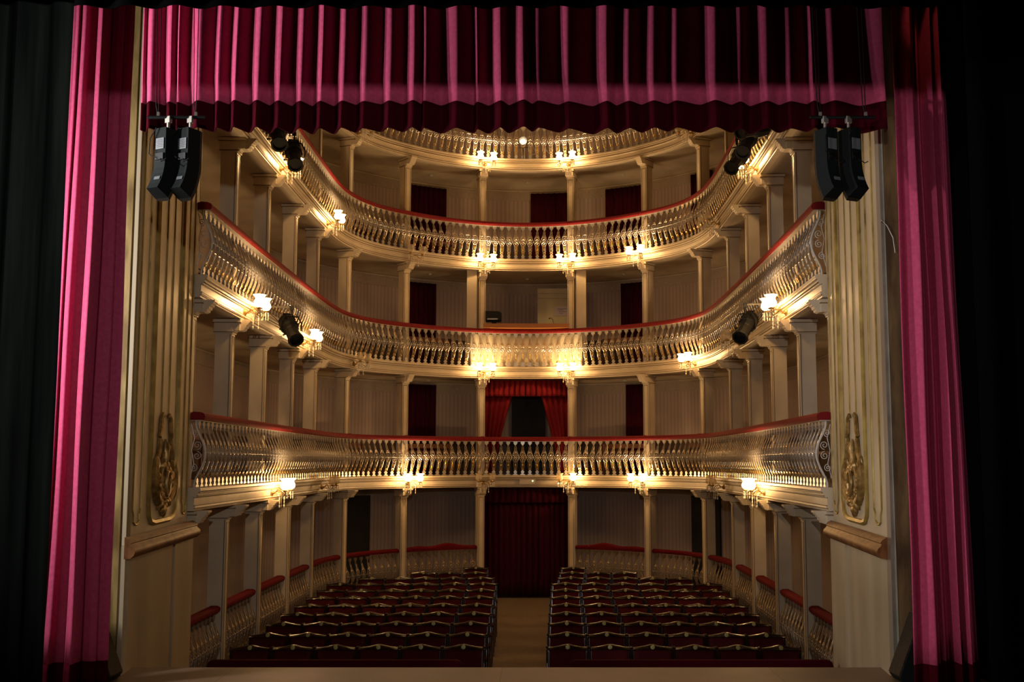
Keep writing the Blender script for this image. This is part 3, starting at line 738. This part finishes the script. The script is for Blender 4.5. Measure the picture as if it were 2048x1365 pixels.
# ------------------------------------------------------------------ theatre seats
def make_seat(label, loc):
    t = thing('theatre_seat', label, 'seat', loc, 0, 'stalls seats')
    # backrest velvet panel, facing -y, slightly reclined
    def bk(x, y, z): return (x, y+(z-.45)*.16, z)
    mb = MB(); n = 10; rows = []
    for j in range(6):
        z = .40+.462*j/5; rows.append([bk(-.215+.43*i/n, .03*(abs(i/n-.5)*2)**2*-1.2-.018*math.sin(PI*j/5), z) for i in range(n+1)])
    mb.grid(rows); o = mb.build('back_cushion', M['velv'], t, smooth=True, solid=.045); o['label'] = 'burgundy velvet back'
    # crest rail of polished wood, bowed and slightly humped
    mb = MB(); rows = []
    for i in range(17):
        u = i/16; x = -.235+.47*u; yb = -.036*(abs(u-.5)*2)**2+.0; hump = .018*math.cos((u-.5)*PI*2.0)*.5+.012*math.exp(-((u-.5)/.13)**2)
        sec = [(-.030,.868),(-.036,.878),(-.030,.892+hump),(-.012,.907+hump),(.012,.907+hump),(.022,.89+hump),(.022,.868)]
        rows.append([bk(x, yb+y, z) for y, z in sec])
    mb.grid(rows, close=True); k = 7; mb.f.append(tuple(range(k))[::-1]); mb.m.append(0); mb.f.append(tuple(range(16*k, 17*k))); mb.m.append(0)
    o = mb.build('crest_rail', M['wood'], t, smooth=True); o['label'] = 'glossy dark wooden crest rail'
    mb = MB(); mb.tube([bk(-.19,-.045,.882), bk(-.12,-.036,.895), bk(-.05,-.036,.885)], .006, 5); mb.tube([bk(.05,-.036,.885), bk(.12,-.036,.895), bk(.19,-.045,.882)], .006, 5)
    mb.build('carving', M['wood'], o, smooth=True)
    mb = MB(); c = Matrix.Rotation(math.radians(90+8), 4, 'X')
    mb.lathe([(.0,.0),(.025,0),(.027,.004),(.025,.009),(.0,.011)], 16, bk(.0,-.042,.90), fn=lambda v: (Matrix.Rotation(math.radians(78), 4, 'X') @ v)); o = mb.build('number_disc', M['disc'], t, smooth=True); o['label'] = 'round pale brass number disc'
    # back board
    mb = MB(); mb.prism([(-.23,.30),(.23,.30),(.23,.87),(-.23,.87)], 'y', .028, .042); mb.v = [bk(*v) for v in mb.v]; mb.build('back_board', M['wood'], t)
    # side standards with turned knob and padded arm
    for sx in (-1, 1):
        x = sx*.247
        mb = MB(); mb.box((x, .02, .24), (.022, .05, .48)); mb.tube([(x, .035, .45), (x, .08, .70), (x, .095, .86)], .013, 6); mb.box((x, -.16, .30), (.022, .05, .60)); mb.box((x, -.07, .02), (.026, .30, .04)); mb.box((x, -.07, .33), (.018, .2, .10))
        st_ = mb.build('side_standard', M['wood'], t)
        mb = MB(); mb.blob((x, .098, .885), (.034, .034, .04), 10); mb.build('knob', M['wood'], st_, smooth=True)
        mb = MB(); mb.blob((x, -.10, .625), (.042, .26, .045), 10); o = mb.build('arm_pad', M['velv'], t, smooth=True); o['label'] = 'padded velvet armrest'
    mb = MB(); mb.box((0, -.055, .545), (.42, .06, .32)); o = mb.build('tip_up_seat', M['velv'], t); o['label'] = 'folded-up velvet seat'
    bv = o.modifiers.new('bevel', 'BEVEL'); bv.width = .02; bv.segments = 2
    o.rotation_euler = (math.radians(-6), 0, 0)
    return t
seat0 = None
W_ = .512
for r in range(11):
    Y = 12.25+.845*r; fz = -1.32+.13*(Y-9.1)/16.9+.02
    cnt = 6 if r < 8 else (5, 3, 1)[r-8]
    for sd in ('left', 'right'):
        for k in range(cnt):
            # k counted from the aisle
            base = (.592 if sd == 'left' else .665)+.016*r
            if r in (9, 10): base += .0
            if r == 10: base = 1.0
            if r == 9: base = .95
            if r == 8: base = .80 if sd == 'left' else .90
            x = base+k*W_
            if sd == 'left': x = -x
            arc = .006*(abs(x))**2
            lab = 'burgundy seat, row %s from the stage, %s seat %s of the aisle' % (['one','two','three','four','five','six','seven','eight','nine','ten','eleven'][r], ORD[k], sd)
            loc = (x, Y-arc, fz)
            if seat0 is None: seat0 = make_seat(lab, loc)
            else: dup(seat0, loc, 0, lab)
# padded front barriers before the first row
for (x0, x1, nm) in ((-3.26, -.50, 'left'), (.66, 3.50, 'right')):
    g = thing('front_barrier', 'long red padded barrier before the first row, %s of the aisle' % nm, 'barrier', ((x0+x1)/2, 11.0, -1.28), 0, 'front barriers')
    w = x1-x0
    mb = MB(); sec = [(-.05,.86),(-.058,.93),(-.03,1.0),(.03,1.0),(.058,.93),(.05,.86)]
    xs = [-w/2, -w/2+.02, -w/2+.06]+[-w/2+.06+(w-.12)*i/8 for i in range(1, 8)]+[w/2-.06, w/2-.02, w/2]
    sc = [.35,.8,1]+[1]*7+[1,.8,.35]
    mb.grid([[(x, y*s_, .90+(z-.90)*s_) for y, z in sec] for x, s_ in zip(xs, sc)], close=True); k = 6
    mb.f.append(tuple(range(k))); mb.m.append(0); mb.f.append(tuple(range(12*k, 13*k))); mb.m.append(0)
    mb.build('padded_top', M['hem'], g, smooth=True)['label'] = 'rounded red velvet top'
    mb = MB(); mb.box((0, 0, .43), (w-.1, .06, .86)); mb.build('front_panel', M['velv'], g)

# ------------------------------------------------------------------ stage lights on the galleries
def spot(loc, yaw, pitch, label, size=1.0, fat=1.25, hang=.42, arm=(0,.5), lit=False):
    """body axis local +x -> rotated; loc = clamp point"""
    t = thing('stage_light', label, 'stage light', loc, 0, 'stage lights hung on the galleries')
    R = Matrix.Rotation(yaw, 4, 'Z') @ Matrix.Rotation(pitch, 4, 'Y')
    T = Matrix.Translation((0, 0, -hang*.72))
    A = T @ R
    def tr(mb): mb.v = [tuple(A @ Vector(v)) for v in mb.v]
    s = size
    mb = MB(); rings = []
    for x, r in ((-.30,.06),(-.29,.095),(-.08,.105),(-.06,.085),(.02,.08),(.03,.075),(.24,.075),(.25,.092),(.30,.092),(.30,.07),(.27,.07)):
        r *= fat; rings.append([(x*s*.85, r*s*math.cos(2*PI*k/10), r*s*math.sin(2*PI*k/10)) for k in range(10)])
    mb.grid(rings, close=True); mb.f.append(tuple(range(10))); mb.m.append(0); mb.f.append(tuple(range(100, 110))); mb.m.append(0)
    for k in range(5): mb.box((-.26*s+k*.035*s, 0, .10*s), (.008, .15*s, .03*s))
    tr(mb); b = mb.build('body', M['blackm'], t)
    for k, (dx, dy) in enumerate(((.12, -.09), (-.02, -.1))):
        mb = MB(); mb.tube([(dx*s, dy*s, 0), (dx*s, dy*s-.05, -.01)], .007, 5); mb.blob((dx*s, dy*s-.055, -.01), (.03,.03,.03), 6); tr(mb); mb.build('focus_knob', M['blackm'], b)
    mb = MB(); yk = [(0,.155*s,0),(0,.16*s,.10),(0,.10*s,.20),(0,-.10*s,.20),(0,-.16*s,.10),(0,-.155*s,0)]
    yk = [tuple(T @ Matrix.Rotation(yaw, 4, 'Z') @ Vector(v)) for v in yk]; mb.tube(yk, .010, 5); mb.build('yoke', M['blackm'], t)
    mb = MB(); mb.tube([(0,0,-hang*.72+.2), (0,0,.02)], .012, 6); mb.box((0,0,.02), (.05,.05,.06)); mb.build('clamp', M['blackm'], t)
    mb = MB(); mb.tube([(0,0,.03), (arm[0], arm[1], .05)], .014, 6); mb.build('bracket_arm', M['steel'], t)['label'] = 'grey steel arm'
    mb = MB(); c0 = A @ Vector((-.28*s, 0, 0)); mb.tube([tuple(c0), tuple(c0+Vector((-.04,0,-.10))), tuple(c0+Vector((.02,.05,-.16))), (arm[0]*.4, arm[1]*.4, -.12), (arm[0]*.7, arm[1]*.7, .03)], .005, 5); mb.build('cable', M['blackm'], t, smooth=True)
    return t
#   left of lowest ledge etc. positions are on the hall side of the ledges
def led(s_, r): p = P(s_, r, .3); return p
p = led(2.72, .40); spot((p[0], p[1], 4.03), -.93, .71, 'black profile stage light hanging below the second gallery on the left', 1.0, arm=(-.6, 0))
p = led(L-2.53, .40); spot((p[0], p[1], 4.04), PI+.93, .71, 'black profile stage light hanging below the second gallery on the right', 1.0, arm=(.6, 0))
p = led(2.72, .38); spot((p[0], p[1], 6.59), -1.18, .85, 'black stage light at the left of the third gallery, lower of the two', 1.0, arm=(-.5, 0))
p = led(1.76, .38); spot((p[0], p[1], 6.58), -1.18, .85, 'black stage light at the left of the third gallery, higher one touching the valance', 1.0, arm=(-.5, 0))
p = led(L-3.01, .38); spot((p[0], p[1], 6.62), PI+.8, .75, 'black stage light at the right of the third gallery, lowest of the three', 1.0, arm=(.5, 0))
p = led(L-2.27, .38); spot((p[0], p[1], 6.64), PI+1.0, .85, 'black stage light at the right of the third gallery, middle of the three', 1.0, arm=(.5, 0))
p = led(L-1.07, .52); spot((p[0], p[1], 6.42), PI+.5, .3, 'black stage light at the right of the third gallery, highest under the valance', .9, arm=(.4, 0))
# lit floodlight in front of the topmost balustrade
t = thing('flood_lamp', 'small lit floodlamp in front of the topmost balustrade', 'stage light', (-.08, 22.32, 9.22))
mb = MB(); mb.lathe([(.03,.09),(.06,.06),(.09,.0),(.095,-.04)], 16, fn=lambda v: Vector((v.x, v.z*.9+0, v.y))); mb.build('reflector', M['steel'], t, smooth=True)
mb = MB(); mb.blob((0,-.03,-.02), (.13,.06,.075), 12); mb.build('bulb', M['bulb'], t, smooth=True)['label'] = 'glowing bulb'
mb = MB(); mb.tube([(-.10,0,0),(-.11,.0,-.16),(.11,0,-.16),(.10,0,0)], .008, 5); mb.tube([(0,0,-.16),(0,.1,-.30),(0,.26,-.33)], .012, 6); mb.build('yoke', M['blackm'], t)
mb = MB(); mb.tube([(.1,0,.02),(.22,.02,-.1),(.30,.06,-.28),(.12,.1,-.32)], .006, 5); mb.tube([(.1,.02,.1),(.3,.05,.15),(.45,.08,-.1),(.62,.1,-.28)], .005, 5); mb.build('cable', M['steel'], t, smooth=True)
l = bpy.data.lights.new('flood', 'POINT'); l.energy = 3; l.color = (1,.8,.55); l.shadow_soft_size = .04
o = bpy.data.objects.new('flood', l); C.objects.link(o); o.location = (-.08, 22.2, 9.2)

# ------------------------------------------------------------------ hanging loudspeakers
def hanging_speaker(loc, yaw, label):
    """local: back faces -y (towards the stage), bottom curls towards -y"""
    t = thing('hanging_loudspeaker', label, 'loudspeaker', loc, yaw, 'hanging loudspeakers')
    w = .125; d = .15; n = 10; path = []
    y = 0; z = 0; a = 0
    for i in range(n+1):
        path.append((y, z, a)); st_ = .535/n
        if i >= 5: a += math.radians(5.6)
        y -= st_*math.sin(a); z -= st_*math.cos(a)
    def section(yc, zc, a, y0, y1, w0, w1):
        out = []
        for (xx, yy) in ((-w0/2, y0), (w0/2, y0), (w1/2, y1), (-w1/2, y1)):
            out.append((xx, yc+yy*math.cos(a), zc-yy*-math.sin(a)*-1 if False else zc+yy*math.sin(a)*-1))
        return out
    mb = MB(); rows = [section(yc, zc, a, -d*.5, d*.28, w*.86, w) for yc, zc, a in path]
    mb.grid(rows, close=True); mb.f.append((0,1,2,3)); mb.m.append(0); q = (n)*4; mb.f.append((q,q+1,q+2,q+3)); mb.m.append(0)
    b = mb.build('cabinet', M['spk'], t)
    mb = MB(); rows = [section(yc, zc, a, d*.285, d*.5, w*1.0, w*.82) for yc, zc, a in path]
    mb.grid(rows, close=True); mb.f.append((0,1,2,3)); mb.m.append(0); mb.f.append((q,q+1,q+2,q+3)); mb.m.append(0)
    mb.build('grille', M['grille'], t)['label'] = 'curved brown-black grille'
    yb = -d*.5-.004
    mb = MB(); mb.box((0, yb, -.125), (.078, .004, .085)); mb.build('white_label', M['label'], t)['label'] = 'pale printed label'
    mb = MB()
    for k in range(5): mb.box((0, yb-.003, -.098-.013*k), (.06 if k % 2 else .05, .002, .0035))
    mb.build('label_print', M['ink'], t)
    yc, zc, a = path[8]
    mb = MB(); mb.box((.0, 0, 0), (.055, .004, .026)); A = Matrix.Translation((.012, yc+(-d*.5-.004)*math.cos(a), zc+(-d*.5-.004)*math.sin(a)*-1)) @ Matrix.Rotation(a*-1, 4, 'X')
    mb.v = [tuple(A @ Vector(v)) for v in mb.v]; mb.build('small_label', M['label'], t)['label'] = 'small white sticker'
    mb = MB(); mb.box((.0, yb, -.225), (.08, .012, .05)); mb.build('connector_plate', M['blackm'], t)
    mb = MB(); mb.tube([(-.03,yb-.01,.0),(-.08,yb-.02,-.08),(-.085,yb-.02,-.20),(-.03,yb-.02,-.24)], .004, 5); mb.tube([(.01,yb,-.24),(.05,yb-.03,-.28),(.09,yb-.02,-.26)], .004, 5); mb.build('cable', M['blackm'], t, smooth=True)
    mb = MB(); mb.tube([(0,0,0),(0,0,.075)], .012, 6); mb.box((0,0,.085), (.045,.03,.05)); mb.build('hanging_bracket', M['steel'], t)['label'] = 'pale metal hanging clamp'
    return t
YS = 7.45
hanging_speaker((-2.520, YS, 4.385), math.radians(-24), 'curved black loudspeaker hanging at the left, outer of the pair')
hanging_speaker((-2.350, YS, 4.385), math.radians(-24), 'curved black loudspeaker hanging at the left, inner of the pair')
hanging_speaker((2.535, YS, 4.385), math.radians(24), 'curved black loudspeaker hanging at the right, inner of the pair')
hanging_speaker((2.715, YS, 4.385), math.radians(24), 'curved black loudspeaker hanging at the right, outer of the pair')
for sd, x0, x1 in (('left', -2.68, -2.24), ('right', 2.42, 2.92)):
    g = thing('rigging_bar', 'dark rigging bar with suspension wires holding the %s pair of loudspeakers' % sd, 'rigging', ((x0+x1)/2, YS, 4.49), 0, 'rigging bars')
    w = x1-x0
    mb = MB(); mb.tube([(-w/2,0,0),(w/2,0,0)], .014, 8); mb.build('bar', M['blackm'], g)
    for k, x in enumerate((-w/2+.08, w/2-.07)):
        mb = MB(); mb.tube([(x,0,0),(x+.0,0,.08),(x-.01,0,1.2)], .0035, 4); mb.tube([(x,0,.0),(x-.02,.0,.09),(x-.05,0,1.2)], .003, 4); mb.build('wire', M['blackm'], g)
        mb = MB(); mb.box((x,0,.02), (.02,.02,.04)); mb.build('shackle', M['steel'], g)['label'] = 'grey shackle'

# wedge monitors at the feet of the proscenium
for sd, x, y, rz in (('right', 3.49, 8.64, .05), ('left', -3.40, 8.64, -.05)):
    g = thing('floor_monitor', 'black wedge floor monitor at the foot of the %s curtain' % sd, 'loudspeaker', (x, y, 0), rz, 'floor monitors')
    sx = 1 if sd == 'right' else -1
    mb = MB(); mb.prism([(-sx*.15,0.05),(-sx*.11,.0),(sx*.12,0),(sx*.12,.55),(sx*.05,.55)], 'y', -.12, .12); mb.build('cabinet', M['spk'], g)
    mb = MB(); A = [(-sx*.153,.06),(sx*.045,.555),(sx*.055,.545),(-sx*.138,.05)]; mb.prism(A, 'y', -.11, .11); mb.v = [(v[0]-sx*.006, v[1], v[2]+.004) for v in mb.v]; mb.build('grille', M['grille'], g)

# ------------------------------------------------------------------ stage curtains
def pleats(edges, amp, y0, seed=1):
    """edges: sorted list of (x_start, x_end) of faces turned to the left; returns function x->y"""
    ks = []
    for a, b in edges: ks += [(a, y0+amp*.5), (b, y0-amp*.5)]
    return ks
def interp(ks, x):
    if x <= ks[0][0]: return ks[0][1]
    for (a, ya), (b, yb) in zip(ks, ks[1:]):
        if x <= b:
            t = (x-a)/(b-a); t = t*t*(3-2*t)*.65+t*.35; return ya+(yb-ya)*t
    return ks[-1][1]
def px2x(px, Y): return (px-1084)*Y/1991+.356
YV = 8.0
VF = [(262,279),(301,318),(328,334),(350,379),(406,420),(438,456),(478,503),(520,546),(565,590),(608,631),(653,676),(700,719),(752,771),(797,820),(834,842),(874,908),(942,950),(972,998),(1014,1046),(1063,1076),(1118,1138),(1190,1218),(1240,1263),(1292,1314),(1346,1360),(1413,1440),(1478,1492),(1517,1546),(1576,1593),(1632,1640),(1662,1682),(1742,1788)]
VK = [(px2x(a, YV), px2x(b, YV)) for a, b in VF]
ks = []
for i, (a, b) in enumerate(VK):
    am = min(.085, max(.055, (b-a)*(.95 if a < -1.2 else .75))); ks += [(a, YV+am*.5), (b, YV-am*.5)]
ks = [(px2x(258, YV), YV)] + ks + [(px2x(1791, YV), YV+.02)]
def valance(zs, name, m, parent, hemdy=0):
    mb = MB(); xs = [ks[0][0]+(ks[-1][0]-ks[0][0])*i/760 for i in range(761)]
    rows = [[(x*1.0+.006*math.sin(z*3+x*2), YV+(interp(ks, x)-YV)*(1+.9*max(0, min(1, (5.0-z)/.4)))-hemdy-.02*math.sin(x*5.3+.6*math.sin(x*2.3))*(5.6-z), z) for x in xs] for z in zs]
    mb.grid(rows); mb.v = [(v[0], v[1]-YV, v[2]-4.59) for v in mb.v]
    return mb.build(name, m, parent, smooth=True, solid=.012)
g = thing('valance', 'deep pleated crimson velvet valance hanging across the top of the stage opening', 'curtain', (0, YV, 4.59))
valance([4.80+(6.4-4.80)*i/8 for i in range(9)], 'velvet_drop', M['pink'], g)
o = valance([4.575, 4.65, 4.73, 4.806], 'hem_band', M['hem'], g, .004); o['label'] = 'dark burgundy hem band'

def side_curtain(prof, label, inner_low, Y0):
    """prof: (pixel column at eye height, depth offset) ; the cloth widens away from its inner edge towards the floor"""
    kk = []
    for a, d in prof:
        X_ = px2x(a, Y0+d); kk.append((X_ if not kk else max(X_, kk[-1][0]+.003), Y0+d))
    lo, hi = kk[0][0], kk[-1][0]; inner = lo if inner_low else hi; mid = (lo+hi)/2
    g = thing('stage_curtain', label, 'curtain', (mid, Y0, 0))
    N = 300; xs = [lo+(hi-lo)*i/N for i in range(N+1)]
    def surf(zs, name, m, dy=0):
        mb = MB(); rows = []
        for z in zs:
            u = 1-min(1, max(0, z/5.6)); row = []; sc = .88+.19*u
            for x in xs:
                X = inner+(x-inner)*sc
                row.append((X-mid+.004*math.sin(z*2.1+x*9), interp(kk, x)-dy-Y0+.010*math.sin(z*1.3+x*14), z))
            rows.append(row)
        mb.grid(rows); return mb.build(name, m, g, smooth=True, solid=.012)
    surf([.20+(6.4-.20)*i/24 for i in range(25)], 'velvet_drop', M['pink'])
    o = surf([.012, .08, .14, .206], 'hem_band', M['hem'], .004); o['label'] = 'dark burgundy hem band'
    return g
YC = 8.3
LP = [(95,.03),(99,.02),(103,.02),(109,.0),(112,.03),(115,.02),(126,-.015),(129,.04),(137,.06),(154,.06),(156,-.01),(164,-.04),(167,.03),(174,.10),(183,.14),(189,.12),(200,.115),(211,.13),(213,.20),(217,.155),(227,.155),(237,.17)]
side_curtain(LP, 'long pleated crimson velvet curtain at the left of the stage opening', False, YC)
RP = [(1811,-.02),(1826,.04),(1828,.03),(1852,-.05),(1856,.0),(1860,.20),(1863,.12),(1872,.18),(1876,.20),(1878,.08),(1892,-.02),(1895,.05),(1897,.18),(1900,.08),(1909,-.01),(1911,.16),(1914,.08),(1927,.16)]
side_curtain(RP, 'long pleated crimson velvet curtain at the right of the stage opening', True, YC)
# black masking border above, dark legs at both sides
def wavy_drape(name, m, x0, x1, y, z0, z1, amp, pitch, label, cat='curtain', seed=0):
    o = drape(name, m, lambda u: (x0+(x1-x0)*u, y, 0, -1, abs(x1-x0)), z0, z1, amp, pitch, seed=seed)
    return tag(o, label, cat)
wavy_drape('masking_border', M['black'], -5.2, 5.2, 7.0, 5.165, 7.2, .03, .35, 'black masking border hanging above the crimson valance', seed=11)
wavy_drape('side_masking_drape', M['leg'], -6.4, px2x(108, 5.0), 5.0, 0, 6.9, .06, .2, 'tall dark grey-green masking drape at the far left', seed=12)
wavy_drape('side_masking_drape', M['black'], px2x(1960, 6.8), 6.4, 6.8, 0, 6.9, .05, .35, 'tall black masking drape at the far right', seed=13)
# hanging wire by the right jamb
mb = MB(); mb.tube([(3.43,8.83,4.02),(3.47,8.82,3.97),(3.52,8.82,3.86),(3.535,8.82,3.72)], .005, 6); mb.blob((3.43,8.83,4.02), (.025,.025,.025), 6)
o = mb.build('loose_wire', M['steel'], smooth=True); tag(o, 'loose grey wire hooked on the right timber jamb', 'wire')

# ------------------------------------------------------------------ lights of the stage
def area(name, loc, target, size, energy, col, sy=None, spread=None):
    l = bpy.data.lights.new(name, 'AREA'); l.energy = energy; l.color = col; l.size = size
    if sy: l.shape = 'RECTANGLE'; l.size_y = sy
    if spread: l.spread = math.radians(spread)
    o = bpy.data.objects.new(name, l); C.objects.link(o); o.location = loc
    o.rotation_euler = (Vector(target)-Vector(loc)).to_track_quat('-Z', 'Y').to_euler(); return o
def spotl(name, loc, target, energy, col, ang, blend=.3, r=.05):
    l = bpy.data.lights.new(name, 'SPOT'); l.energy = energy; l.color = col; l.spot_size = math.radians(ang); l.spot_blend = blend; l.shadow_soft_size = r
    o = bpy.data.objects.new(name, l); C.objects.link(o); o.location = loc
    o.rotation_euler = (Vector(target)-Vector(loc)).to_track_quat('-Z', 'Y').to_euler(); return o
# A: work light from above and behind, cut by an added unseen border
spotl('work_light', (.3, -.2, 3.0), (.3, 9, 3.4), 560, (1,.92,.86), 74, .85, .06)
mb = MB(); mb.box((0, 4.5, 5.0), (11, .05, 1.76)); tag(mb.build('masking_border', M['black']), 'unseen flat black border added to cut the work light', 'curtain')  # unseen flat, added so its shadow edge falls across the valance
# B: side tower raking the left curtain, and a second head raking the valance
area('side_tower', (-5.4, 7.2, 3.5), (-3.4, 8.3, 3.2), .2, 150, (1,.95,.93), sy=2.2)
spotl('side_head', (-4.7, 6.8, 4.5), (0.6, 8.1, 5.05), 270, (1,.97,.97), 62, .15, .08)
# D: low lamp from the left wing on the right curtain
spotl('cross_light', (-2.8, 3.0, 2.2), (3.75, 8.3, 2.25), 430, (1,.85,.8), 38, .12, .08)
# C: warm red spot high at the right
spotl('red_spot', (3.0, 7.35, 6.9), (3.74, 8.3, 5.45), 16, (1,.42,.22), 15, .3, .03)

# ------------------------------------------------------------------ world, camera
w = bpy.data.worlds.new('World'); bpy.context.scene.world = w; w.use_nodes = True
w.node_tree.nodes['Background'].inputs[0].default_value = (.9, .75, .6, 1); w.node_tree.nodes['Background'].inputs[1].default_value = .004
cam = bpy.data.cameras.new('Camera'); co = bpy.data.objects.new('Camera', cam); C.objects.link(co)
cam.sensor_width = 36; cam.lens = 1991/2048*36; cam.shift_x = -60/2048; cam.shift_y = 51.8/2048
co.location = (.356, 0, 1.84); co.rotation_euler = (math.radians(95.5), 0, 0); cam.clip_end = 100
sc = bpy.context.scene; sc.camera = co
sc.view_settings.view_transform = 'Standard'; sc.view_settings.look = 'None'; sc.view_settings.gamma = 1; sc.view_settings.use_curve_mapping = False
sc.view_settings.exposure = 0.0
